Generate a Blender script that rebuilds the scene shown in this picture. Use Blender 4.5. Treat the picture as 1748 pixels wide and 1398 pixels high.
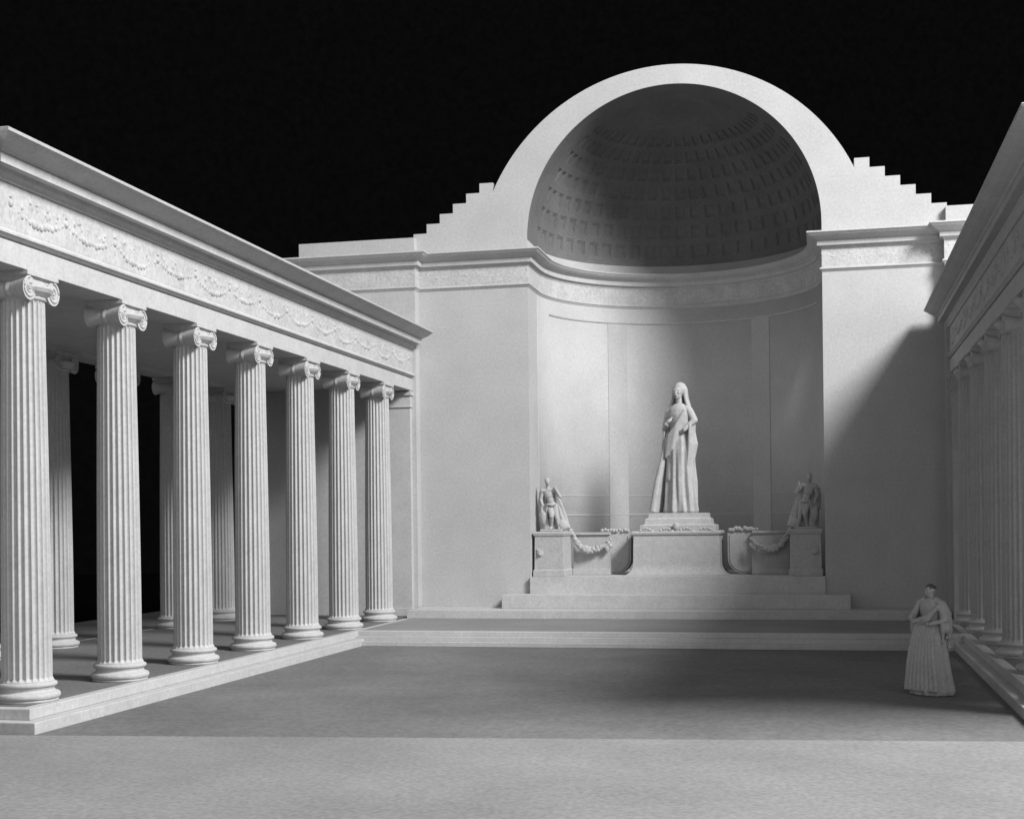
import bpy, bmesh, math, random
from mathutils import Vector, Matrix, noise
C = bpy.context; SC = C.scene
for o in list(bpy.data.objects): bpy.data.objects.remove(o)
R = math.radians
EYE = 3.84                       # eye height above the court floor; all z below are written relative to the eye
# ------------------------------------------------------------------ camera
cam = bpy.data.cameras.new('camera'); co = bpy.data.objects.new('camera', cam)
SC.collection.objects.link(co); SC.camera = co
FPX = 2350.0; W0 = 1748.0
cam.sensor_fit = 'HORIZONTAL'; cam.sensor_width = 36.0; cam.lens = 36.0*FPX/W0
cam.shift_y = 195.2/W0; cam.clip_start = 0.1; cam.clip_end = 2000
yaw = math.atan(533.8/FPX); roll = math.atan(0.0115)
co.location = (0, 0, EYE)
co.rotation_euler = (Matrix.Rotation(yaw, 3, 'Z') @ Matrix.Rotation(R(90), 3, 'X') @ Matrix.Rotation(-roll, 3, 'Z')).to_euler()
# ------------------------------------------------------------------ world, key lamp, exposure
w = bpy.data.worlds.new('World'); SC.world = w; w.use_nodes = True
nt = w.node_tree; bg = nt.nodes['Background']
sky = nt.nodes.new('ShaderNodeTexSky'); sky.sky_type = 'NISHITA'; sky.sun_disc = False
sky.sun_elevation = R(36); sky.sun_rotation = R(140)
bw = nt.nodes.new('ShaderNodeRGBToBW')
nt.links.new(sky.outputs[0], bw.inputs[0]); nt.links.new(bw.outputs[0], bg.inputs[0])
bg.inputs[1].default_value = 0.10
lamp = bpy.data.lights.new('studio_lamp', 'POINT'); lamp.energy = 212000; lamp.shadow_soft_size = 8.0
lo = bpy.data.objects.new('studio_lamp', lamp); SC.collection.objects.link(lo); lo.location = (31.0, 19.5, 37.5+EYE)
SC.view_settings.view_transform = 'Standard'; SC.view_settings.look = 'None'
SC.view_settings.exposure = 0.0; SC.view_settings.gamma = 1.0
SC.render.resolution_x = 1024; SC.render.resolution_y = 818
SC.render.engine = 'CYCLES'
# ------------------------------------------------------------------ materials
def mat(name, v, rough=.9, mott=.06, bump=.25, scale=1.6, grain=14.0, spec=.2, speck=0.0):
    m = bpy.data.materials.new(name); m.use_nodes = True; t = m.node_tree; b = t.nodes['Principled BSDF']
    b.inputs['Roughness'].default_value = rough; b.inputs['Specular IOR Level'].default_value = spec
    tc = t.nodes.new('ShaderNodeTexCoord')
    n1 = t.nodes.new('ShaderNodeTexNoise'); n1.inputs['Scale'].default_value = scale; n1.inputs['Detail'].default_value = 8
    n1.inputs['Roughness'].default_value = .65
    n2 = t.nodes.new('ShaderNodeTexNoise'); n2.inputs['Scale'].default_value = grain; n2.inputs['Detail'].default_value = 5
    t.links.new(tc.outputs['Object'], n1.inputs['Vector']); t.links.new(tc.outputs['Object'], n2.inputs['Vector'])
    cr = t.nodes.new('ShaderNodeMapRange'); cr.inputs[1].default_value = .3; cr.inputs[2].default_value = .7
    cr.inputs[3].default_value = v*(1-mott); cr.inputs[4].default_value = v*(1+mott)
    t.links.new(n1.outputs[0], cr.inputs[0])
    mr2 = t.nodes.new('ShaderNodeMapRange'); mr2.inputs[1].default_value = .3; mr2.inputs[2].default_value = .7
    mr2.inputs[3].default_value = 1-mott*1.2; mr2.inputs[4].default_value = 1+mott*.8
    t.links.new(n2.outputs[0], mr2.inputs[0])
    mu = t.nodes.new('ShaderNodeMath'); mu.operation = 'MULTIPLY'
    t.links.new(cr.outputs[0], mu.inputs[0]); t.links.new(mr2.outputs[0], mu.inputs[1])
    last = mu.outputs[0]
    if speck:
        n3 = t.nodes.new('ShaderNodeTexNoise'); n3.inputs['Scale'].default_value = 5.5; n3.inputs['Detail'].default_value = 9
        n3.inputs['Roughness'].default_value = .75
        t.links.new(tc.outputs['Object'], n3.inputs['Vector'])
        m3 = t.nodes.new('ShaderNodeMapRange'); m3.inputs[1].default_value = .56; m3.inputs[2].default_value = .70
        m3.inputs[3].default_value = 1.0; m3.inputs[4].default_value = 1-speck
        t.links.new(n3.outputs[0], m3.inputs[0])
        mu2 = t.nodes.new('ShaderNodeMath'); mu2.operation = 'MULTIPLY'
        t.links.new(last, mu2.inputs[0]); t.links.new(m3.outputs[0], mu2.inputs[1]); last = mu2.outputs[0]
    t.links.new(last, b.inputs['Base Color'])
    bp = t.nodes.new('ShaderNodeBump'); bp.inputs['Strength'].default_value = bump; bp.inputs['Distance'].default_value = .02
    t.links.new(n2.outputs[0], bp.inputs['Height']); t.links.new(bp.outputs[0], b.inputs['Normal'])
    return m
M = {
 'plaster': mat('plaster', .48, mott=.08, bump=.3, grain=12, speck=.10),
 'wall':    mat('wall_plaster', .455, mott=.075, bump=.25, scale=.45, grain=11, speck=.06),
 'aged':    mat('aged_plaster', .48, mott=.12, bump=.6, grain=10, speck=.34),
 'statue':  mat('statue_plaster', .42, mott=.09, bump=.4, scale=4, grain=16, speck=.15),
 'paving':  mat('court_paving', .168, mott=.17, bump=.35, scale=.28, grain=9, speck=.12),
 'board':   mat('front_paving', .25, mott=.15, bump=.4, scale=.25, grain=12, speck=.12),
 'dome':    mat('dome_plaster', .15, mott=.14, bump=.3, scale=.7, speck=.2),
 'hair':    mat('dark_tinted_plaster', .10, mott=.15),
 'black':   mat('black_cloth', .005, rough=1, mott=.3, spec=0, grain=20),
}
# ------------------------------------------------------------------ mesh helpers
class MB:
    def __init__(s): s.v = []; s.f = []
    def add(s, vs, fs):
        n = len(s.v); s.v += [tuple(p) for p in vs]; s.f += [tuple(i+n for i in f) for f in fs]
    def box(s, x0, x1, y0, y1, z0, z1):
        s.add([(x, y, z) for z in (z0, z1) for y in (y0, y1) for x in (x0, x1)],
              [(0, 2, 3, 1), (4, 5, 7, 6), (0, 1, 5, 4), (2, 6, 7, 3), (0, 4, 6, 2), (1, 3, 7, 5)])
    def lathe(s, prof, cx=0, cy=0, n=32, rf=None):
        """closed lathe about z; prof = [(r,z)...] bottom to top; rf(theta,z,r)->r"""
        vs = []; k = len(prof)
        for r, z in prof:
            for i in range(n):
                a = 2*math.pi*i/n; rr = rf(a, z, r) if rf else r
                vs.append((cx+rr*math.cos(a), cy+rr*math.sin(a), z))
        fs = [(j*n+i, j*n+(i+1) % n, (j+1)*n+(i+1) % n, (j+1)*n+i) for j in range(k-1) for i in range(n)]
        fs.append(tuple(reversed(range(n)))); fs.append(tuple((k-1)*n+i for i in range(n)))
        s.add(vs, fs)
    def sweep(s, path, prof, closed_prof=True):
        """path: open list of (x,y) ; prof: closed polygon [(offset,z)], offset to the RIGHT of the path direction; mitred"""
        n = len(path); k = len(prof); vs = []
        P = [Vector((p[0], p[1])) for p in path]
        for i in range(n):
            d1 = (P[i]-P[i-1]).normalized() if i else (P[1]-P[0]).normalized()
            d2 = (P[i+1]-P[i]).normalized() if i < n-1 else d1
            n1 = Vector((d1.y, -d1.x)); n2 = Vector((d2.y, -d2.x))
            m = (n1+n2)
            m = m/max(m.dot(n1), .3) if m.length > 1e-6 else n1
            for o, z in prof:
                q = P[i]+m*o; vs.append((q.x, q.y, z))
        fs = [(i*k+j, i*k+(j+1) % k, (i+1)*k+(j+1) % k, (i+1)*k+j) for i in range(n-1) for j in range(k)]
        fs += [tuple(reversed(range(k))), tuple((n-1)*k+j for j in range(k))]
        s.add(vs, fs)
    def tube(s, pts, rads, n=8):
        vs = []; k = len(pts); P = [Vector(p) for p in pts]
        for i in range(k):
            t = (P[min(i+1, k-1)]-P[max(i-1, 0)]).normalized()
            a = t.cross(Vector((0, 0, 1)))
            if a.length < .05: a = t.cross(Vector((1, 0, 0)))
            a.normalize(); b = t.cross(a)
            for j in range(n):
                th = 2*math.pi*j/n; q = P[i]+(a*math.cos(th)+b*math.sin(th))*rads[i]; vs.append(q[:])
        fs = [(i*n+j, i*n+(j+1) % n, (i+1)*n+(j+1) % n, (i+1)*n+j) for i in range(k-1) for j in range(n)]
        fs += [tuple(reversed(range(n))), tuple((k-1)*n+j for j in range(n))]
        s.add(vs, fs)
    def ball(s, c, r, nu=14, nv=10, rot=None):
        r = (r, r, r) if not hasattr(r, '__len__') else r
        vs = [Vector((0, 0, -r[2]))]
        for j in range(1, nv):
            ph = -math.pi/2+math.pi*j/nv
            for i in range(nu):
                th = 2*math.pi*i/nu
                vs.append(Vector((r[0]*math.cos(ph)*math.cos(th), r[1]*math.cos(ph)*math.sin(th), r[2]*math.sin(ph))))
        vs.append(Vector((0, 0, r[2])))
        if rot: vs = [rot @ v for v in vs]
        vs = [(v+Vector(c))[:] for v in vs]
        fs = [(0, 1+(i+1) % nu, 1+i) for i in range(nu)]
        for j in range(nv-2):
            for i in range(nu): fs.append((1+j*nu+i, 1+j*nu+(i+1) % nu, 1+(j+1)*nu+(i+1) % nu, 1+(j+1)*nu+i))
        L = len(vs)-1
        fs += [(L, 1+(nv-2)*nu+i, 1+(nv-2)*nu+(i+1) % nu) for i in range(nu)]
        s.add(vs, fs)
    def cap(s, p, rp, q, rq, n=14):
        s.ball(p, rp, n, 8); s.ball(q, rq, n, 8)
        P = Vector(p); Q = Vector(q); s.tube([P, P.lerp(Q, .5), Q], [rp, (rp+rq)/2, rq], n)
    def build(s, name, material, parent=None, mirror=False, smooth=False, origin=(0, 0, 0), bevel=0, loc=None):
        ox, oy, oz = origin
        me = bpy.data.meshes.new(name); bm = bmesh.new()
        bv = []
        for x, y, z in s.v:
            if mirror: x = -10.8-x
            bv.append(bm.verts.new((x-ox, y-oy, z-oz)))
        for f in s.f:
            try: bm.faces.new([bv[i] for i in f])
            except ValueError: pass
        bmesh.ops.recalc_face_normals(bm, faces=bm.faces[:])
        if smooth:
            for f in bm.faces: f.smooth = not (smooth == 'small' and f.calc_area() > .05)
        bm.to_mesh(me); bm.free(); me.materials.append(M[material])
        o = bpy.data.objects.new(name, me); SC.collection.objects.link(o)
        if parent: o.parent = parent
        else: o.location = (ox, oy, oz+EYE)
        if loc: o.location = loc
        if bevel:
            b = o.modifiers.new('bevel', 'BEVEL'); b.width = bevel; b.segments = 2; b.limit_method = 'ANGLE'; b.angle_limit = R(40)
        if smooth == 'edge':
            pass
        return o
def tag(o, label=None, cat=None, group=None, kind=None):
    if label: o['label'] = label
    if cat: o['category'] = cat
    if group: o['group'] = group
    if kind: o['kind'] = kind
    return o
def thing(name, origin, label, cat, group=None):
    o = bpy.data.objects.new(name, None); SC.collection.objects.link(o)
    o.location = (origin[0], origin[1], origin[2]+EYE); o.empty_display_size = .5
    return tag(o, label, cat, group)
FL = -3.84      # court floor
ST = -3.40      # top of the stylobate and back terrace
# ------------------------------------------------------------------ setting
g = MB(); g.box(-600, 600, -600, 600, -4.6, -4.2); tag(g.build('ground', 'black'), kind='structure')
b = MB()
nb = 64; rr = 95
pts = [(-5+rr*math.cos(R(-30+240*i/nb)), 40+rr*math.sin(R(-30+240*i/nb))) for i in range(nb+1)]
b.sweep(pts, [(0, -4.19), (.5, -4.19), (.5, 62), (0, 62)]); tag(b.build('sky', 'black'), kind='structure')
f = MB(); f.box(-30, 20, 19, 60, -4.19, FL)
tag(f.build('court_floor', 'paving'), kind='structure')
f = MB()
fp = [(-34, -25), (24, -25), (24, 26.9), (-34, 20.5)]
f.add([(x, y, z) for z in (-4.15, FL+.07) for x, y in fp], [(3, 2, 1, 0), (4, 5, 6, 7), (0, 1, 5, 4), (1, 2, 6, 5), (2, 3, 7, 6), (3, 0, 4, 7)])
tag(f.build('front_pavement', 'board', bevel=.03), kind='structure')
t = MB()
for i, (z0, z1, y) in enumerate([(FL+.002, FL+.15, 41.75), (FL+.15, FL+.295, 42.0), (FL+.295, ST, 42.25)]):
    t.box(-14.74, 3.94, y, 60, z0, z1)
tag(t.build('terrace_steps', 'plaster', bevel=.012), kind='structure')
t = MB(); t.box(-14.735, 3.935, 42.6, 60, ST-.05, ST+.0035); tag(t.build('terrace', 'board'), kind='structure')
# ------------------------------------------------------------------ column
def column_parts():
    n_fl = 24; seg = 8; nr = 12; zb, zt = ST+.40, 5.05-.52
    sh = MB(); N = n_fl*seg; vs = []
    for j in range(nr+1):
        t_ = j/nr; z = zb+(zt-zb)*t_
        r = .485-.075*(t_**1.7)
        if j == 0: r += .035
        fl = 1.0
        if j == 0 or j == nr: fl = 0.0
        for i in range(N):
            k = (i % seg)/seg
            d = 0
            if k > .12: d = math.sin(math.pi*(k-.12)/.88)**.7
            q = r*(1-.11*d*fl); a = 2*math.pi*i/N
            vs.append((q*math.cos(a), q*math.sin(a), z if j not in (1, nr-1) else z))
    # tighten first/last fluted ring
    for jj, zz in ((1, zb+.07), (nr-1, zt-.07)):
        for i in range(N):
            x, y, _ = vs[jj*N+i]; vs[jj*N+i] = (x, y, zz)
    fs = [(j*N+i, j*N+(i+1) % N, (j+1)*N+(i+1) % N, (j+1)*N+i) for j in range(nr) for i in range(N)]
    fs += [tuple(reversed(range(N))), tuple(nr*N+i for i in range(N))]
    sh.add(vs, fs)
    ba = MB(); pr = [(.60, ST+.003), (.60, ST+.05)]
    for i in range(9):
        a = -math.pi/2+math.pi*i/8; pr.append((.575+.065*math.cos(a), ST+.12+.07*math.sin(a)))
    pr += [(.55, ST+.20), (.52, ST+.23), (.52, ST+.26), (.545, ST+.285)]
    for i in range(7):
        a = -math.pi/2+math.pi*i/6; pr.append((.54+.04*math.cos(a), ST+.335+.045*math.sin(a)))
    pr += [(.52, ST+.395), (.50, ST+.405)]
    ba.lathe(pr, n=48)
    # Ionic capital: volutes face +X and -X, pulvinus runs along X
    ca = MB()
    T = 5.05
    ca.lathe([(.405, zt-.02), (.44, zt), (.455, zt+.03), (.43, zt+.06), (.46, zt+.08), (.54, zt+.15), (.58, zt+.22), (.57, zt+.26), (.5, zt+.28)], n=36,
             rf=lambda a, z, r: r*(1+.018*math.cos(24*a)) if .08 < z-zt < .25 else r)
    hx = .42                                   # half depth
    ca.box(-hx+.03, hx-.03, -.50, .50, T-.30, T-.115)     # canalis block
    ca.box(-hx-.0, hx+.0, -.52, .52, T-.115, T-.088)      # abacus lower
    ca.box(-hx-.04, hx+.04, -.555, .555, T-.088, T-.003)
    for sy in (-1, 1):
        cyv, czv, rv = sy*.42, T-.335, .235
        prof = []                               # pulvinus pinched in the middle, axis along X
        n = 28; K = 13; vs = []
        for k in range(K):
            u = -1+2*k/(K-1); x = u*hx; r = rv*(.66+.34*abs(u)**1.6)
            if abs(u) < .12: r += .02
            for i in range(n):
                a = 2*math.pi*i/n; vs.append((x, cyv+r*math.cos(a), czv+r*math.sin(a)))
        fs = [(k*n+i, k*n+(i+1) % n, (k+1)*n+(i+1) % n, (k+1)*n+i) for k in range(K-1) for i in range(n)]
        fs += [tuple(range(n)), tuple((K-1)*n+i for i in range(n))]
        ca.add(vs, fs)
        for sx in (-1, 1):                      # spiral ridge and eye on each face
            pp = []; rd = []
            for i in range(46):
                th = math.pi/2+2*math.pi*2.4*i/45; rs = (rv-.01)*math.exp(-.155*(2*math.pi*2.4*i/45)/1.35)
                pp.append((sx*(hx+.005), cyv-sy*rs*math.cos(th), czv+rs*math.sin(th))); rd.append(.026*(rs/rv)+.006)
            ca.tube(pp, rd, 6)
            ca.ball((sx*hx, cyv, czv), .035, 8, 6)
    return sh, ca, ba
SH, CA, BA = column_parts()
CH = {}
def column(parent, x, y, oy):
    """one column = shaft mesh with capital and base below it; the first is built, the rest are copies"""
    if 'c' not in CH:
        s = SH.build('column', 'plaster', parent)
        c1 = CA.build('capital', 'plaster', s); c2 = BA.build('base', 'plaster', s, smooth=True)
        CH['c'] = (s, [c1, c2])
    else:
        s0, ch = CH['c']; s = s0.copy(); SC.collection.objects.link(s); s.parent = parent
        for c_ in ch:
            d = c_.copy(); SC.collection.objects.link(d); d.parent = s
    s.location = (x, y, 0)
    return s
YC = [24.55+3.7*k for k in range(7)]
WALL = 50.24
def festoons(put, length, pitch, drop, r, seed):
    """low carved relief: put(u, d, h) -> point at distance u along the frieze, relief height d, height h"""
    random.seed(seed); mb = MB(); n = int(length/pitch); p = length/n
    q0 = [put(length*i/120, 0, 0) for i in range(121)]
    for k in range(n+1):
        u = k*p
        mb.ball(put(u, .0, 0), (r*1.2, r*1.2, r*1.3), 8, 6)
        mb.ball(put(u, .0, -drop*.6), (r*.7, r*.7, drop*.45), 8, 6)
        mb.ball(put(u, .0, drop*.45), (r*.9, r*.9, r*.6), 8, 6)
        if k == n: break
        for i in range(1, 15):
            t_ = i/15; hh = -drop*(3.2+.8*math.sin(k*2.7+seed))*t_*(1-t_); rr_ = r*(.55+.65*math.sin(math.pi*t_))*random.uniform(.7, 1.2)
            mb.ball(put(u+p*t_, 0, hh+random.uniform(-.02, .02)), (rr_, rr_, rr_*1.1), 7, 5)
        for i in range(random.randint(12, 20)):
            t_ = random.uniform(.08, .92); mb.ball(put(u+p*t_, 0, random.uniform(-.15, .55)*drop), (r*random.uniform(.4, .9),)*2+(r*random.uniform(.5, 1.5),), 7, 5)
    return mb
def portico(mirror, label, y0, ycols, yplat):
    ox = 4.7 if mirror else -15.5
    org = (ox, y0, FL)
    p = thing('portico', (ox, y0, FL), label, 'portico', 'porticoes flanking the court')
    # parts are written in eye coordinates and shifted by the thing's base
    def P(mb, name, m='plaster', **k): return mb.build(name, m, p, mirror=mirror, origin=org, **k)
    wing = 49.74
    pl = MB()                                             # stepped platform
    pl.box(-22.35, -14.46, yplat, wing+.4, FL-.33, ST-.22); pl.box(-22.25, -14.73, yplat+.27, wing+.4, ST-.22, ST-.0)
    P(pl, 'platform', 'plaster', bevel=.02)
    fl = MB(); fl.box(-22.1, -14.98, yplat+.5, wing+.3, ST-.05, ST+.003); P(fl, 'floor', 'paving')
    for ycol in ycols: column(p, 0, ycol-y0, 0).location.z = -FL
    rx = (ox-6.05) if not mirror else ox+6.05
    for ycol in ycols: column(p, rx-ox, ycol-y0, 0).location.z = -FL
    # entablature: architrave, frieze, cornice
    for nm, x0 in (('architrave', -15.08), ('rear_architrave', -21.13)):
        a = MB(); a.box(x0-.84, x0, y0, wing-.003, 5.05, 5.50)
        if nm == 'architrave': a.box(x0-.80, x0-.035, y0+.03, wing-.003, 5.50, 5.54)
        P(a, nm, 'plaster', bevel=.008)
    mo = MB(); prof = [(-.3, 5.54), (.02, 5.54), (.06, 5.575), (.105, 5.60), (.105, 5.64), (.06, 5.70), (-.3, 5.70)]
    path = [(-15.08, wing-.003), (-15.08, y0), (-21.97, y0)]
    # path runs toward the camera, so 'right' is -X; use negative offsets
    def sw(mb, prof): mb.sweep(path, [(-o, z) for o, z in prof])
    sw(mo, prof); P(mo, 'moulding', 'plaster')
    fr = MB(); fr.box(-21.97, -15.08, y0, wing-.003, 5.70, 6.60); P(fr, 'frieze', 'aged')
    rl = festoons(lambda u, d, h: (-15.10+d, y0+.5+u, 6.22+h), wing-y0-1.0, 1.85, .30, .065, 3)
    rl.box(-15.12, -15.077, y0+.2, wing-.3, 5.74, 6.56)
    P(rl, 'relief', 'aged', smooth='small')
    co_ = MB()
    sw(co_, [(-.4, 6.60), (.05, 6.60), (.08, 6.66), (.13, 6.72), (.16, 6.80), (.36, 6.78), (.375, 6.78), (.375, 6.955), (.36, 6.965), (.40, 6.975),
             (.43, 7.005), (.52, 7.03), (.66, 7.09), (.78, 7.17), (.84, 7.195), (.85, 7.245), (.83, 7.26), (-.4, 7.30)])
    P(co_, 'cornice', 'plaster')
    ce = MB(); ce.box(-21.12, -15.93, y0+.4, wing-.01, 5.2, 5.68)                  # ceiling over the walk
    P(ce, 'ceiling', 'plaster')
    rf = MB(); rf.box(-21.9, -15.5, y0+.1, wing-.01, 6.62, 7.27); P(rf, 'roof', 'plaster')
    e_ = MB(); e_.box(-22.1, -19.903, 49.80, 50.6, ST+.003, 5.62); P(e_, 'end_wall', 'wall')
    an = MB()                                            # pilaster against the wall
    an.box(-15.96, -15.11, 49.50, 49.74, ST+.003, 5.047)
    an.box(-15.99, -15.08, 49.46, 49.74, ST+.004, -3.12)
    an.box(-16.0, -15.07, 49.45, 49.74, 4.41, 4.46); an.box(-16.02, -15.05, 49.43, 49.74, 4.86, 4.99)
    P(an, 'pilaster', 'plaster', bevel=.006)
    if not mirror:
        ew = MB()
        ew.box(-15.3, -14.55, 20.6, y0-.81, 5.72, 7.30); P(ew, 'end_block', 'plaster', bevel=.02)
    return p
left_p = portico(False, 'brightly lit left portico of seven fluted Ionic columns under a long entablature', 23.0, YC, 23.15)
right_p = portico(True, 'shadowed portico at the right edge, dark fluted columns behind the round pedestal', 26.3, [YC[k] for k in (1,2,3,4,5,6)], 24.5)
# ------------------------------------------------------------------ exedra building
EXC, EXR, EXY = -5.35, 5.36, 51.9
bl = thing('memorial_building', (-5.4, WALL, ST), 'pale back wall with a tall arched half-dome niche and stepped gable', 'building')
def B(mb, name, m='wall', parent=None, **k): return mb.build(name, m, parent or bl, origin=(-5.4, WALL, ST), **k)
SPR = 10.6
def topf(x):
    d = abs(x+5.42)
    r = 7.25; zc = 9.42
    if d < 6.58: return zc+math.sqrt(max(r*r-d*d, 0)), None
    return None, None
fw = MB()
xs = [-14.95]
tops = []       # list of (xa, xb, ta, tb)
def seg_list():
    L = []
    stepx = [6.58+.52*i for i in range(0, 7)]           # distances from the centre line
    stepz = [12.80-.352*i for i in range(6)]
    n = 140
    for i in range(n):
        a = -6.58+13.16*i/n; b_ = -6.58+13.16*(i+1)/n
        f_ = lambda d: 9.42+math.sqrt(max(7.25**2-d*d, 0))
        L.append((-5.42+a, -5.42+b_, f_(a), f_(b_)))
    for i in range(6):
        L.append((-5.42+stepx[i], -5.42+stepx[i+1], stepz[i], stepz[i]))
        L.append((-5.42-stepx[i+1], -5.42-stepx[i], stepz[i], stepz[i]))
    L.sort(); return L
L = seg_list()
def botf(x):
    d = abs(x-EXC)
    return SPR+math.sqrt(max(EXR**2-d*d, 0)) if d < EXR else None
cuts = []
for xa, xb, ta, tb in L:
    c = [xa]+[q for q in (EXC-EXR, EXC+EXR) if xa < q < xb]+[xb]
    for a, b_ in zip(c, c[1:]):
        ta_ = ta+(tb-ta)*(a-xa)/(xb-xa); tb_ = ta+(tb-ta)*(b_-xa)/(xb-xa)
        nsub = 1
        mid = (a+b_)/2
        if abs(abs(mid-EXC)-EXR) < .6 and abs(mid-EXC) < EXR: nsub = 8
        for q in range(nsub):
            u0 = a+(b_-a)*q/nsub; u1 = a+(b_-a)*(q+1)/nsub
            cuts.append((u0, u1, ta_+(tb_-ta_)*q/nsub, ta_+(tb_-ta_)*(q+1)/nsub))
Y1 = EXY
for a, b_, ta, tb in cuts:
    inside = abs((a+b_)/2-EXC) < EXR
    if inside:
        ba_ = botf(a) or SPR; bb_ = botf(b_) or SPR
    else: ba_ = bb_ = FL
    fw.add([(a, WALL, ba_), (b_, WALL, bb_), (b_, WALL, tb), (a, WALL, ta), (a, Y1, ba_), (b_, Y1, bb_), (b_, Y1, tb), (a, Y1, ta)],
           [(0, 1, 2, 3), (7, 6, 5, 4), (3, 2, 6, 7), (4, 5, 1, 0)])
# vertical faces: step risers, reveals and ends
def vface(x, z0, z1):
    fw.add([(x, WALL, z0), (x, Y1, z0), (x, Y1, z1), (x, WALL, z1)], [(0, 1, 2, 3)])
for (a, b_, ta, tb), (c_, d_, tc, td) in zip(cuts, cuts[1:]):
    if abs(tb-tc) > 1e-4: vface(b_, min(tb, tc), max(tb, tc))
vface(EXC-EXR, FL, SPR); vface(EXC+EXR, FL, SPR); vface(cuts[0][0], FL, cuts[0][2]); vface(cuts[-1][1], FL, cuts[-1][3])
def raw(mb, name, m='wall', parent=None):
    """build without recalculating normals across open strips"""
    return mb.build(name, m, parent or bl, origin=(-5.4, WALL, ST))
raw(fw, 'front_wall')
iv = MB(); vs = []
for y in (WALL+.004, EXY):
    vs += [(EXC-(EXR-.004)*math.cos(math.pi*i/96), y, SPR+(EXR-.004)*math.sin(math.pi*i/96)) for i in range(97)]
    vs += [(EXC-(EXR+.05)*math.cos(math.pi*i/96), y, SPR+(EXR+.05)*math.sin(math.pi*i/96)) for i in range(97)]
k = 97; fs = []
for i in range(96):
    fs += [(i, i+1, 2*k+i+1, 2*k+i), (k+i, 3*k+i, 3*k+i+1, k+i+1), (i, k+i, k+i+1, i+1), (2*k+i, 2*k+i+1, 3*k+i+1, 3*k+i)]
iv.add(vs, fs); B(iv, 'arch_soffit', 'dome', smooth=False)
# apse: half cylinder
ap = MB(); n = 120
arc = [(EXC-EXR*math.cos(math.pi*i/n), EXY+EXR*math.sin(math.pi*i/n)) for i in range(n+1)]
arco = [(EXC-(EXR+.7)*math.cos(math.pi*i/n), EXY+(EXR+.7)*math.sin(math.pi*i/n)) for i in range(n+1)]
vs = [(x, y, z) for z in (FL, SPR) for (x, y) in arc]+[(x, y, z) for z in (FL, SPR) for (x, y) in arco]
k = n+1
fs = [(i, i+1, k+i+1, k+i) for i in range(n)]+[(2*k+i+1, 2*k+i, 3*k+i, 3*k+i+1) for i in range(n)]
fs += [(k+i, k+i+1, 3*k+i+1, 3*k+i) for i in range(n)]+[(i+1, i, 2*k+i, 2*k+i+1) for i in range(n)]
fs += [(0, k, 3*k, 2*k), (n, k+n, 3*k+n, 2*k+n)]
ap.add(vs, fs); B(ap, 'apse_wall', smooth=True)
dm = MB()
def breaks(cells, a0, a1, rib, sub):
    """angles with coffer depth levels: rib, step, field"""
    out = []
    for k in range(cells):
        c0 = a0+(a1-a0)*k/cells; w_ = (a1-a0)/cells
        out += [(c0, 0), (c0+w_*rib, 0), (c0+w_*(rib+.012), 1), (c0+w_*(rib+.09), 1), (c0+w_*(rib+.10), 2)]
        f0, f1 = rib+.10, 1-rib-.10
        out += [(c0+w_*(f0+(f1-f0)*i/sub), 2) for i in range(1, sub+1)]
        out += [(c0+w_*(1-rib-.09), 1), (c0+w_*(1-rib-.012), 1), (c0+w_*(1-rib), 0)]
    out.append((a1, 0)); return out
TH = breaks(26, 0, math.pi, .17, 3)
PH = []
lat = [2, 10.5, 19, 27.5, 36, 44.5, 53, 61]
PH.append((0, 0))
for a, b_ in zip(lat, lat[1:]): PH += breaks(1, R(a), R(b_), .17, 3)[:-1]
PH += [(R(61), 0)]+[(R(61+29*i/8), 0) for i in range(1, 9)]
dep = {0: 0.0, 1: .025, 2: .05}
vs = []; q = len(TH)
for ph, lp in PH:
    for th, lt in TH:
        rad = EXR+dep[min(lp, lt)]
        vs.append((EXC-rad*math.cos(ph)*math.cos(th), EXY+rad*math.cos(ph)*math.sin(th), SPR+.002+rad*math.sin(ph)))
nn = len(vs)
for ph, lp in PH:
    for th, lt in TH:
        rad = EXR+.7
        vs.append((EXC-rad*math.cos(ph)*math.cos(th), EXY+rad*math.cos(ph)*math.sin(th), SPR+.002+rad*math.sin(ph)))
fs = [(j*q+i, j*q+i+1, (j+1)*q+i+1, (j+1)*q+i) for j in range(len(PH)-1) for i in range(q-1)]
fs += [tuple(v+nn for v in reversed(f_)) for f_ in fs]
for j in range(len(PH)-1):
    for i in (0, q-1): fs.append((j*q+i, (j+1)*q+i, nn+(j+1)*q+i, nn+j*q+i))
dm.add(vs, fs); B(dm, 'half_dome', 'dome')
# wings with a low attic course
for s, nm in ((-1, 'wing_wall'), (1, 'wing_wall')):
    wg = MB(); x0, x1 = ((-19.9, -14.95) if s < 0 else (4.15, 9.1))
    wg.box(x0, x1, 49.74, 51.2, FL-.3, 10.22); B(wg, 'wing_wall')
    at = MB(); at.box(x0+.25 if s < 0 else x0+.06, x1-.06 if s < 0 else x1-.25, 49.95, 51.1, 10.22, 10.86); B(at, 'attic', bevel=.01)
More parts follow.
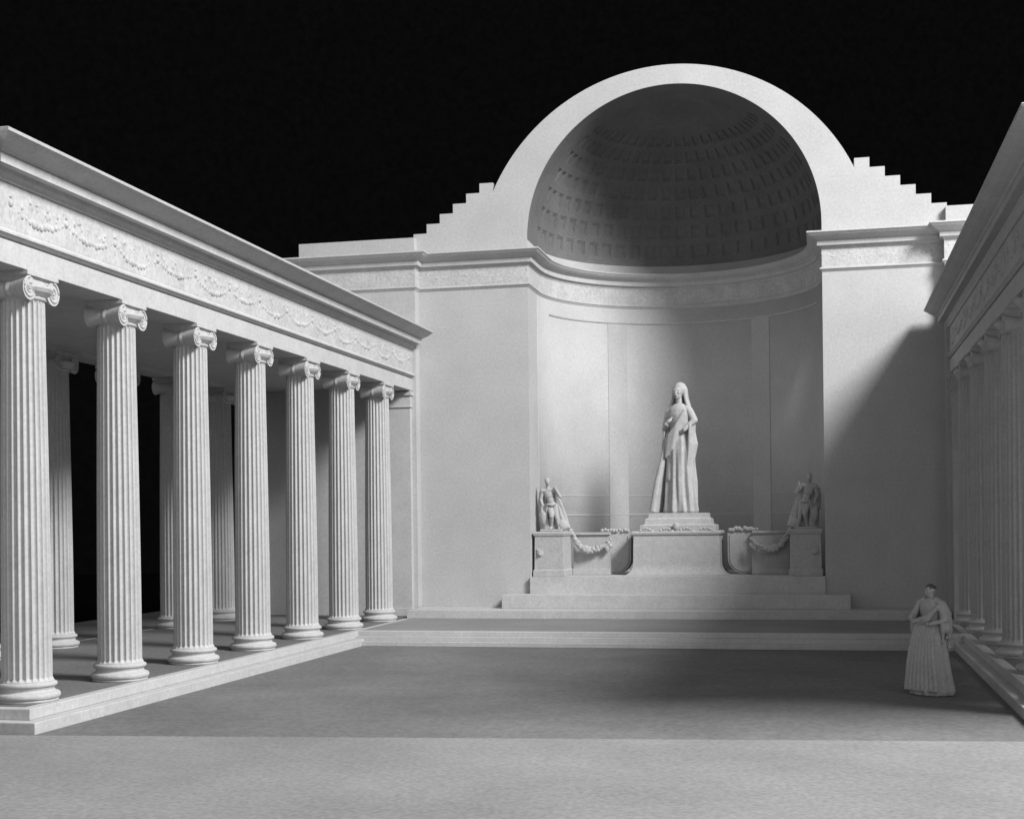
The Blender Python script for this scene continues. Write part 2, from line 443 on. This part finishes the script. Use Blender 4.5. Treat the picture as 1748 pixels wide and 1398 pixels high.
# entablature of the wall, wrapping into the apse
na = 72
path = [(-19.9, 50.9), (-19.9, 49.74), (-14.95, 49.74), (-14.95, WALL), (EXC-EXR, WALL), (EXC-EXR, EXY-.001)]
path += [(EXC-EXR*math.cos(math.pi*i/na), EXY+EXR*math.sin(math.pi*i/na)) for i in range(1, na)]
path += [(EXC+EXR, EXY-.001), (EXC+EXR, WALL), (4.15, WALL), (4.15, 49.74), (9.1, 49.74), (9.1, 50.9)]
cm = MB()
cm.sweep(path, [(-.05, 9.64), (.03, 9.64), (.05, 9.70), (.10, 9.735), (.17, 9.745), (.175, 9.90), (.165, 9.91), (.20, 9.925), (.24, 9.96), (.34, 10.00), (.44, 10.07), (.50, 10.14),
                (.53, 10.155), (.53, 10.20), (.50, 10.215), (-.05, 10.24)])
B(cm, 'cornice', 'plaster')
sm = MB(); sm.sweep(path, [(-.03, 8.84), (.015, 8.84), (.055, 8.90), (.085, 8.92), (.085, 8.965), (.03, 8.99), (-.03, 8.99)])
B(sm, 'moulding', 'plaster')
fz = MB(); fz.sweep(path, [(-.03, 8.992), (.012, 8.992), (.012, 9.638), (-.03, 9.638)]); B(fz, 'frieze', 'aged')
for sub in (path[1:5], path[-5:-1]):           # carved swags on the outer frieze only; the niche band stays plain
    walk = [(Vector(a), Vector(b_)) for a, b_ in zip(sub, sub[1:])]
    def on_path(u, d, h):
        for k_, (a, b_) in enumerate(walk):
            L_ = (b_-a).length
            if u <= L_ or k_ == len(walk)-1:
                q_ = a+(b_-a)*min(1, u/L_); return (q_.x, q_.y+.012, 9.47+h)
            u -= L_
    tot = sum((b_-a).length for a, b_ in walk)-.01
    fs_ = festoons(on_path, tot, .9, .17, .036, 5)
    fs_.sweep(sub, [(-.02, 9.06), (.0155, 9.06), (.0155, 9.60), (-.02, 9.60)]); B(fs_, 'relief', 'aged', smooth='small')
apath = [(EXC-EXR*math.cos(math.pi*i/na), EXY+EXR*math.sin(math.pi*i/na)) for i in range(6, na-5)]
for z, t_, o_ in ((8.26, .06, .05), (1.12, .035, .022), (.34, .045, .03)):
    s2 = MB(); s2.sweep(apath, [(-.03, z-t_), (o_*.6, z-t_), (o_, z-t_*.3), (o_, z), (-.03, z+.01)]); B(s2, 'moulding', 'plaster')
for ac in (57, 123):
    pa = [(EXC-EXR*math.cos(R(ac-4.6+9.2*i/8)), EXY+EXR*math.sin(R(ac-4.6+9.2*i/8))) for i in range(9)]
    pm = MB(); pm.sweep(pa, [(-.03, -1.97), (.022, -1.97), (.022, 8.19), (-.03, 8.19)]); B(pm, 'pilaster', 'wall')
# steps up to the apse
sp = thing('stone_steps', (-5.4, 48.5, ST), 'wide pale stone steps climbing from the terrace into the arched niche', 'steps')
s3 = MB(); s3.box(-14.9, 4.1, 48.1, 50.236, ST+.0, -3.10); s3.build('step', 'plaster', sp, origin=(-5.4, 48.5, ST), bevel=.015)
s3 = MB(); s3.box(-11.6, .85, 49.2, 50.234, -3.10, -2.60); s3.build('step', 'plaster', sp, origin=(-5.4, 48.5, ST), bevel=.015)
s4 = MB(); s4.box(EXC-EXR+.003, EXC+EXR-.003, 50.05, EXY+.001, -3.2, -1.98)
hp = [(EXC-(EXR-.003)*math.cos(math.pi*i/72), EXY+.002+(EXR-.003)*math.sin(math.pi*i/72)) for i in range(73)]
s4.add([(x, y, z) for z in (-3.2, -1.98) for x, y in hp], [tuple(reversed(range(73))), tuple(range(73, 146))]+[(i, (i+1) % 73, 73+(i+1) % 73, 73+i) for i in range(73)])
s4.build('podium', 'plaster', sp, origin=(-5.4, 48.5, ST))
PT = -1.98
# ------------------------------------------------------------------ curved benches
def screen(xa, xb, label):
    """low wall hung with a thick carved garland; xa is the end beside the side pedestal"""
    xm = (xa+xb)/2; o = thing('stone_screen', (xm, 52.2, PT), label, 'low wall', 'garlanded screens beside the central pedestal'); org = (xm, 52.2, PT)
    x0, x1 = min(xa, xb), max(xa, xb)
    w_ = MB(); w_.box(x0, x1, 52.2, 52.5, PT+.003, -.46); w_.build('panel', 'statue', o, origin=org)
    w_ = MB(); w_.box(x0, x1, 52.12, 52.55, -.457, -.36); w_.build('coping', 'statue', o, origin=org, bevel=.015)
    w_ = MB(); w_.box(x0, x1, 51.95, 52.197, PT+.003, -1.74); w_.build('footing', 'statue', o, origin=org, bevel=.015)
    random.seed(11); gl = MB(); n = 34
    sg = 1 if xb > xa else -1
    pts_ = []
    for i in range(n+1):
        t_ = i/n; x = xa-.10*sg+(xb-xa+.05*sg)*t_; z = -.22-.82*(1-abs(1-t_*1.75)**2.3 if t_ < .571 else 1-.35*((t_-.571)/.429)**2)
        pts_.append((x, 51.98-.05*math.sin(math.pi*t_), z)); rr_ = .055+.075*math.sin(math.pi*min(1, t_*1.15))
        for q in range(3):
            gl.ball((x+random.uniform(-.03, .03), 51.98-random.uniform(0, .1), z+random.uniform(-.06, .06)), rr_*random.uniform(.6, 1.0), 8, 6)
    gl.tube(pts_, [.09]*(n+1), 8)
    for q in range(9): gl.ball((xb+random.uniform(-.12, .05)*sg, 51.98, -.75+random.uniform(-.3, .12)), random.uniform(.05, .1), 8, 6)
    gl.build('garland', 'statue', o, origin=org, smooth=True)
    return o
screen(-9.44, -8.0, 'sunlit low stone wall with a thick garland, left of the central pedestal')
screen(-1.30, -2.66, 'low stone wall with a thick garland in deep shadow, right of the central pedestal')
# ------------------------------------------------------------------ pedestals
def block(mb, cx, cy, prof):
    """square-plan stack: prof [(half_x, half_y, z)...]"""
    vs = []
    for hx, hy, z in prof: vs += [(cx-hx, cy-hy, z), (cx+hx, cy-hy, z), (cx+hx, cy+hy, z), (cx-hx, cy+hy, z)]
    k = len(prof); fs = [(j*4+i, j*4+(i+1) % 4, (j+1)*4+(i+1) % 4, (j+1)*4+i) for j in range(k-1) for i in range(4)]
    fs += [(3, 2, 1, 0), tuple((k-1)*4+i for i in range(4))]
    mb.add(vs, fs)
cp = thing('central_pedestal', (-5.38, 52.4, PT), 'broad flaring pedestal with a stepped top under the tall robed statue', 'pedestal')
m1 = MB(); pr = []
for i in range(9):
    t_ = i/8; a = t_*math.pi/2; pr.append((1.62+.38*(1-math.sin(a)), .95+.3*(1-math.sin(a)), PT+.003+.42*(1-math.cos(a))))
pr += [(1.60, .93, -.50), (1.66, .98, -.46), (1.68, 1.0, -.38), (1.62, .95, -.33)]
block(m1, -5.42, 52.4, pr); m1.build('die', 'statue', cp, origin=(-5.38, 52.4, PT), bevel=.01)
m2 = MB(); block(m2, -5.38, 52.45, [(1.42, .82, -.328), (1.42, .82, -.12), (1.25, .75, -.08), (1.22, .72, .12), (1.12, .66, .16), (1.10, .64, .34)])
m2.build('plinth', 'statue', cp, origin=(-5.38, 52.4, PT), bevel=.015)
random.seed(4)
m3 = MB()                                     # carved garland along the upper edge
for i in range(26):
    x = -6.75+2.7*i/25; m3.ball((x, 51.47+random.uniform(-.02, .02), -.30+.07*math.sin(i*.9)), (.07, .045, random.uniform(.035, .06)), 8, 6)
m3.ball((-5.42, 51.50, -.17), (.13, .08, .16), 10, 8)
m3.build('garland', 'statue', cp, origin=(-5.38, 52.4, PT), smooth=True)
for xc in (-7.85, -2.98):                       # round-bottomed scroll blocks at the pedestal's sides
    m4 = MB(); pr4 = [(-.60, -.36), (.60, -.36)]+[(.60*math.cos(a_), -1.36+.60*math.sin(a_)) for a_ in [-math.pi*i/16 for i in range(0, 17)]]
    v1 = [(xc+x, 52.45, z) for x, z in pr4]; v2 = [(xc+x, 53.2, z) for x, z in pr4]; k4 = len(pr4)
    m4.add(v1+v2, [tuple(range(k4)), tuple(reversed(range(k4, 2*k4)))]+[(i, (i+1) % k4, k4+(i+1) % k4, k4+i) for i in range(k4)])
    m4.tube([(xc+x*.84, 52.44, -1.36+(z+1.36)*.84) for x, z in pr4[1:]+pr4[:1]], [.035]*k4, 6)
    for i in range(10): m4.ball((xc-.5+i*.11, 52.44, -.30+random.uniform(-.03, .04)), random.uniform(.06, .1), 8, 6)
    m4.build('scroll', 'statue', cp, origin=(-5.38, 52.4, PT))
def side_pedestal(cx, label):
    o = thing('side_pedestal', (cx, 51.2, PT), label, 'pedestal', 'pedestals of the seated statues'); org = (cx, 51.2, PT)
    m = MB(); block(m, cx, 51.2, [(.60, .84, PT+.003), (.60, .84, PT+.22), (.56, .80, PT+.27), (.54, .78, -.50), (.58, .82, -.45), (.60, .84, -.36), (.57, .81, -.30)])
    m.build('die', 'statue', o, origin=org, bevel=.012)
    return o, org
lx, rx_ = -10.05, -.68
sl, _ = side_pedestal(lx, 'plain pedestal carrying the sunlit seated statue, left of the bench')
sr, _ = side_pedestal(rx_, 'plain pedestal carrying the shadowed seated statue beside the right edge of the arch')
for nm, cx, sg, pr_ in (('lion_mask', lx, -1, sl), ('lion_mask', rx_, 1, sr)):
    m = MB(); x = cx+sg*.34; y = 50.40; z = -1.10
    m.ball((x, y, z), (.13, .07, .15)); m.ball((x, y-.06, z-.05), (.06, .06, .05)); m.ball((x-.09, y, z+.12), .045); m.ball((x+.09, y, z+.12), .045)
    m.build('lion_mask', 'statue', pr_, origin=(cx, 51.2, PT), smooth=True)
# ------------------------------------------------------------------ figures
def organic(mb, name, parent, org, vox, sm=6, mname='statue'):
    o = mb.build(name, mname, parent, origin=org, smooth=True)
    r = o.modifiers.new('remesh', 'REMESH'); r.mode = 'VOXEL'; r.voxel_size = vox; r.use_smooth_shade = True
    s = o.modifiers.new('smooth', 'SMOOTH'); s.iterations = sm; s.factor = .5
    return o
def head(mb, c, h, fwd, up=Vector((0, 0, 1)), hair=None, style='short'):
    """head of height h centred on c, looking along fwd; hair goes into the mesh builder hair"""
    f_ = Vector(fwd).normalized(); s_ = f_.cross(up).normalized(); u = s_.cross(f_).normalized()
    rot = Matrix((s_, f_, u)).transposed()
    c = Vector(c); P = lambda x, y, z: c+rot @ Vector((x*h, y*h, z*h))
    mb.ball(P(0, -.03, .08), (.36*h, .42*h, .40*h), 18, 14, rot)
    mb.ball(P(0, .12, -.22), (.25*h, .27*h, .26*h), 14, 10, rot)         # jaw
    mb.ball(P(0, .33, -.38), (.09*h, .09*h, .08*h), 10, 8, rot)         # chin
    mb.cap(P(0, .40, .10), .035*h, P(0, .50, -.08), .06*h, 8)           # nose
    mb.cap(P(-.22, .34, .15), .05*h, P(.22, .34, .15), .05*h, 8)        # brow
    mb.cap(P(-.09, .41, -.21), .035*h, P(.09, .41, -.21), .035*h, 8)    # lips
    for sx in (-1, 1):
        mb.ball(P(sx*.17, .33, -.04), (.11*h, .08*h, .08*h), 8, 6, rot) # cheeks
        mb.ball(P(sx*.36, -.02, 0), (.04*h, .08*h, .12*h), 8, 6, rot)   # ears
    if hair is not None:
        random.seed(7)
        for i in range(46):
            th = random.uniform(0, 2*math.pi); ph = random.uniform(.05, 1.35)
            d = Vector((math.cos(th)*math.sin(ph), math.sin(th)*math.sin(ph)-.15, math.cos(ph)))
            if d.y > .45 and d.z < .55: continue
            hair.ball(P(d.x*.38, d.y*.43-.02, d.z*.42+.10), random.uniform(.07, .11)*h, 8, 6)
        hair.ball(P(0, -.08, .16), (.37*h, .42*h, .37*h), 16, 12, rot)
        if style == 'bun': hair.ball(P(0, -.52, .12), .17*h)
def hand(mb, w_, d, palm_n, s, curl=.5):
    """hand rooted at wrist w_, pointing along d, palm facing palm_n, scale s = hand length"""
    d = Vector(d).normalized(); n_ = (Vector(palm_n)-d*Vector(palm_n).dot(d)).normalized(); a = d.cross(n_)
    w_ = Vector(w_)
    for k in (-1, -.33, .33, 1):
        mb.cap(w_+d*.05*s+a*k*.10*s, .085*s, w_+d*.48*s+a*k*.17*s, .075*s, 8)
    lens = (.36, .44, .47, .40)
    for k, L_ in zip((-1, -.33, .33, 1), lens):
        p0 = w_+d*.50*s+a*k*.17*s; p1 = p0+(d*math.cos(curl*.6)+n_*math.sin(curl*.6))*L_*.5*s
        p2 = p1+(d*math.cos(curl*1.5)+n_*math.sin(curl*1.5))*L_*.5*s
        mb.cap(p0, .055*s, p1, .05*s, 8); mb.cap(p1, .05*s, p2, .042*s, 8)
    t0 = w_+d*.12*s+a*.16*s; t1 = t0+(d*.6+a*.6+n_*.3).normalized()*.24*s; t2 = t1+(d*.8+n_*.5).normalized()*.2*s
    mb.cap(t0, .07*s, t1, .06*s, 8); mb.cap(t1, .06*s, t2, .045*s, 8)
# -- tall robed statue ------------------------------------------------
sx0, sy0, sz0 = -5.36, 52.45, .345
stt = thing('robed_statue', (sx0, sy0, sz0), 'tall veiled robed figure standing on the central pedestal in the niche', 'statue'); org = (sx0, sy0, sz0)
bd = MB()
def V(x, y, z): return (sx0+x, sy0+y, sz0+z)      # front is -Y
head(bd, V(.03, -.05, 4.58), .56, (.12, -1, -.08))
bd.cap(V(.02, .02, 4.0), .15, V(.03, -.02, 4.35), .13)
bd.cap(V(-.32, .03, 3.93), .17, V(.36, .03, 3.93), .17)      # shoulders
bd.ball(V(0, 0, 3.5), (.42, .27, .52)); bd.ball(V(0, 0, 3.0), (.34, .25, .4)); bd.ball(V(0, 0, 2.6), (.42, .30, .45))
bd.cap(V(-.14, -.2, 3.62), .14, V(.16, -.2, 3.62), .14)
bd.cap(V(-.43, .0, 3.85), .16, V(-.56, -.08, 3.20), .14); bd.cap(V(-.56, -.08, 3.20), .13, V(-.30, -.42, 3.35), .09)   # viewer's left arm, bent to the chest
hand(bd, V(-.30, -.42, 3.35), (.6, -.2, .55), (0, 1, 0), .36, .8)
bd.cap(V(.46, .0, 3.85), .16, V(.70, -.02, 3.48), .135); bd.cap(V(.70, -.02, 3.48), .13, V(.42, -.30, 3.12), .09)      # viewer's right arm, elbow out
hand(bd, V(.42, -.30, 3.12), (-.8, -.1, -.35), (0, 1, 0), .36, .6)
bd.cap(V(-.2, -.05, 2.5), .26, V(-.24, -.22, 1.3), .2); bd.cap(V(.2, 0, 2.5), .26, V(.2, -.05, .2), .17)
organic(bd, 'body', stt, org, .03, 4)
rb = MB()
def fold(a, z, r):
    zz = z-sz0
    k = 1+.085*math.sin(11*a+1.5*math.sin(zz*1.1))+.045*math.sin(19*a+zz*.7)+.03*math.sin(7*a-zz*1.3)
    return r*(1+(k-1)*min(1, max(.15, (3.6-zz)/2.4)))
pr = [(.66, 0), (.69, .08), (.64, .5), (.59, 1.1), (.55, 1.8), (.55, 2.3), (.50, 2.7), (.42, 3.0), (.40, 3.1), (.455, 3.4), (.49, 3.7), (.44, 3.92), (.30, 4.08), (.18, 4.15)]
ipr = []
for (r0, z0), (r1, z1) in zip(pr, pr[1:]):
    for i in range(4): ipr.append((r0+(r1-r0)*i/4, sz0+z0+(z1-z0)*i/4))
ipr.append((.18, sz0+4.15))
rb.lathe(ipr, sx0, sy0, 120, fold)
rb.v = [(sx0+(x-sx0)*(1.0 if z < 3.3+sz0 else 1.0)+.03, sy0+(y-sy0)*.72, z) for x, y, z in rb.v]
# overfold hanging diagonally from the viewer's right shoulder to the left hip
for i in range(9):
    o_ = i*.085
    pts_ = [V(.42-o_*.3, -.24-.03*math.sin(i*2.1), 3.9-o_*1.2), V(.15-o_*.3, -.40, 3.35-o_*1.3), V(-.2-o_*.2, -.42, 2.95-o_*1.2), V(-.46-o_*.05, -.26, 2.75-o_*1.0)]
    rb.tube(pts_, [.035, .05, .05, .035], 8)
for i in range(5):   # hanging sleeve folds on both sides
    rb.tube([V(-.52-.02*i, -.25+.09*i, 3.25), V(-.58-.02*i, -.2+.09*i, 2.5), V(-.50, -.2+.08*i, 1.9)], [.07, .085, .04], 8)
    rb.tube([V(.62, -.22+.08*i, 3.35), V(.58+.02*i, -.2+.09*i, 2.6), V(.50, -.2+.08*i, 1.7)], [.06, .075, .04], 8)
o = organic(rb, 'robe', stt, org, .028, 2)
vl = MB()                                        # veil over the head and shoulders, and the cloak falling behind
vl.ball(V(.03, .06, 4.66), (.27, .29, .31), 20, 14)
for i in range(15):
    a = R(-12+204*i/14); ca_, sa = math.cos(a), math.sin(a)
    vl.tube([V(.03+.25*ca_, .03+.24*sa, 4.7), V(.03+.28*ca_, .04+.24*sa, 4.35), V(.02+.40*ca_, .05+.28*sa, 3.98), V(.52*ca_, .08+.32*sa, 3.5)], [.06, .07, .075, .05], 8)
for i in range(10):
    u = i/9
    vl.tube([V(-.44+.8*u, .24, 3.7), V(-.56+.95*u, .33, 2.4), V(-.72+1.15*u, .40, 1.2), V(-.82+1.25*u, .42, .04)], [.07, .10, .11, .11], 8)
organic(vl, 'veil', stt, org, .03, 3)
ck = MB(); c27, s27 = math.cos(R(27)), math.sin(R(27))
def WL(x, y, z): return V(x*c27-y*s27, x*s27+y*c27, z)     # direction as seen before the statue is turned
for i in range(7):
    u = i/6
    ck.tube([WL(-.40+.05*u, .10+.1*u, 3.2), WL(-.58+.12*u, -.05+.3*u, 2.3), WL(-.84+.20*u, -.12+.45*u, 1.1), WL(-1.02+.26*u, -.14+.5*u, .04)], [.06, .10, .13, .14], 8)
organic(ck, 'cloak', stt, org, .03, 2)
stt.rotation_euler = (0, 0, R(-27))
# -- standing statues on the side pedestals -----------------------------
def standing(cx, sgn, label):
    z0 = -.297; org = (cx, 51.1, z0)
    o = thing('standing_statue', org, label, 'statue', 'statues on the side pedestals')
    def V(x, y, z): return (cx+sgn*(x*1.12+.14*(1-z/1.0)), 51.1+y, z0+z)       # +x points toward the central statue
    bs = MB(); bs.box(cx-.40, cx+.40, 50.75, 51.45, z0+.003, z0+.08); bs.build('slab', 'statue', o, origin=org, bevel=.015)
    b_ = MB(); h = .27
    head(b_, V(-.03, -.06, 1.86), h, (sgn*.5, -1, -.3))
    b_.cap(V(-.06, .0, 1.60), 0.083, V(-.04, -.03, 1.76), 0.077)
    b_.cap(V(-.25, .02, 1.53), 0.102, V(.15, .0, 1.57), 0.102)
    b_.ball(V(-.05, .02, 1.40), (.19, .125, .22)); b_.ball(V(-.02, .04, 1.18), (.145, .11, .18)); b_.ball(V(.0, .06, 1.00), (.18, .135, .15))
    b_.cap(V(.08, .05, .95), 0.134, V(.10, .0, .53), 0.090); b_.cap(V(.10, .0, .53), 0.087, V(.12, .06, .14), 0.054); b_.cap(V(.12, .05, .12), 0.058, V(.14, -.12, .11), 0.044)
    b_.cap(V(-.08, .05, .95), 0.134, V(-.04, -.16, .56), 0.090); b_.cap(V(-.04, -.16, .56), 0.087, V(-.14, .04, .16), 0.054); b_.cap(V(-.14, .03, .13), 0.058, V(-.16, -.14, .11), 0.044)
    b_.cap(V(.18, .0, 1.54), 0.079, V(.34, -.10, 1.30), 0.064); b_.cap(V(.34, -.10, 1.30), 0.064, V(.24, -.16, 1.58), 0.046)     # raised forearm
    hand(b_, V(.24, -.16, 1.58), (-.3, -.1, 1), (0, 1, 0), .17, .7)
    b_.cap(V(-.27, .02, 1.50), 0.079, V(-.36, .04, 1.20), 0.064); b_.cap(V(-.36, .04, 1.20), 0.064, V(-.30, -.12, .98), 0.046)
    hand(b_, V(-.30, -.12, .98), (.1, -.5, -.8), (1, 0, 0), .17, .4)
    organic(b_, 'body', o, org, .016, 2)
    hm = MB(); head(MB(), V(-.03, -.06, 1.86), h, (sgn*.5, -1, -.3), hair=hm, style='bun'); organic(hm, 'hair', o, org, .016, 1)
    dr = MB()                                             # cloth over a stump the figure leans on
    dr.cap(V(-.30, .16, .08), .19, V(-.30, .14, .80), .14); dr.ball(V(-.34, .05, .5), (.17, .15, .3)); dr.ball(V(.22, .12, .22), (.2, .16, .22))
    for i in range(6):
        u = i/5; dr.tube([V(-.22-.16*u, .05+.1*u, 1.5), V(-.34-.12*u, .08+.1*u, 1.15), V(-.40-.1*u, .02+.14*u, .7)], [.035, .05, .04], 8)
    for i in range(7):
        u = i/6; dr.tube([V(-.12-.22*u, -.08+.16*u, 1.02), V(-.20-.2*u, -.04+.18*u, .80), V(-.24-.18*u, .0+.2*u, .45), V(-.22-.22*u, .02+.2*u, .10)], [.04, .05, .055, .045], 8)
    for i in range(8):
        u = i/7; dr.tube([V(-.24+.42*u, .14, 1.46), V(-.36+.64*u, .20, 1.0), V(-.44+.80*u, .20+.05*math.sin(i*2), .5), V(-.48+.90*u, .18, .10)], [.05, .07, .085, .09], 8)
    dr.tube([V(.16, -.08, 1.02), V(.02, -.14, .98), V(-.16, -.08, 1.03)], [.035, .045, .04], 8)
    organic(dr, 'drapery', o, org, .018, 2)
    return o
standing(lx, 1, 'pale lit standing figure with one raised arm on the left pedestal')
standing(rx_, -1, 'dark shadowed standing figure on the pedestal by the right side of the arch')
# -- draped woman standing on the court floor ----------------------------
px, py = 2.25, 31.46; z0 = FL+.004; org = (px, py, z0)
cf = thing('draped_statue', org, 'draped woman with a bell-shaped skirt and bent arms standing on the court floor', 'statue')
def V(x, y, z): return (px+x, py+y, z0+z)
sk = MB()
def fold2(a, z, r):
    zz = z-z0; k_ = max(0, min(1, (1.55-zz)/1.2)); return r*(1+k_*(.06*math.sin(13*a+.8*zz)+.03*math.sin(22*a-zz)+.02*math.sin(5*a)))
pr = [(.47, .003), (.49, .10), (.44, .35), (.40, .65), (.36, 1.0), (.33, 1.3), (.27, 1.5), (.20, 1.62), (.22, 1.72), (.26, 1.85), (.27, 1.95), (.20, 2.06), (.09, 2.12)]
ip = []
for (r0, h0), (r1, h1) in zip(pr, pr[1:]):
    for i in range(4): ip.append((r0+(r1-r0)*i/4, z0+h0+(h1-h0)*i/4))
sk.lathe(ip, px, py, 120, fold2)
sk.v = [(x, py+(y-py)*(.85 if z < z0+1.3 else .72), z) for x, y, z in sk.v]
for i in range(8):
    u = i/7; sk.tube([V(-.24+.46*u, -.20, 1.60-.1*u), V(-.30+.50*u, -.27, 1.25), V(-.36+.62*u, -.33, .75), V(-.42+.76*u, -.40+.1*abs(u-.5), .10)], [.025, .04, .05, .05], 8)
organic(sk, 'dress', cf, org, .018, 2)
m = MB()
head(m, V(.02, -.05, 2.27), .27, (-.45, -1, -.35)); m.cap(V(0, .0, 2.02), .065, V(.01, -.02, 2.16), .06)
m.cap(V(-.27, .0, 1.96), .08, V(.27, .0, 1.96), .08)
m.cap(V(-.29, .0, 1.95), .075, V(-.46, -.08, 1.66), .06); m.cap(V(-.46, -.08, 1.66), .058, V(-.22, -.32, 1.60), .042)
hand(m, V(-.22, -.32, 1.60), (.9, -.3, .2), (0, 1, 0), .18, .6)
m.cap(V(.29, .0, 1.95), .075, V(.42, -.06, 1.64), .06); m.cap(V(.42, -.06, 1.64), .058, V(.18, -.30, 1.56), .042)
hand(m, V(.18, -.30, 1.56), (-.9, -.3, .1), (0, 1, 0), .18, .6)
organic(m, 'body', cf, org, .016, 2)
sh_ = MB()
for i in range(13):
    a_ = R(-30+240*i/12); ca_, sa_ = math.cos(a_), math.sin(a_)
    sh_.tube([V(.12*ca_, .09*sa_, 2.10), V(.30*ca_, .14*sa_, 2.00), V(.40*ca_, .02+.20*sa_, 1.78), V(.44*ca_-.02, .03+.24*sa_, 1.42), V(.40*ca_, .04+.27*sa_, 1.15+.12*math.sin(i*2.3))], [.04, .06, .075, .07, .05], 8)
for i in range(5):
    u = i/4; sh_.tube([V(.30-.05*u, -.12, 1.98-.07*u), V(.05, -.22, 1.72-.09*u), V(-.22, -.20, 1.62-.11*u), V(-.42, -.08, 1.60-.12*u), V(-.46, .0, 1.15-.1*u)], [.04, .05, .055, .06, .04], 8)
organic(sh_, 'shawl', cf, org, .018, 2)
cf.rotation_euler = (0, 0, R(-38))
hm = MB(); head(MB(), V(.02, -.05, 2.27), .25, (-.45, -1, -.35), hair=hm, style='bun'); organic(hm, 'hair', cf, org, .014, 1, 'hair')
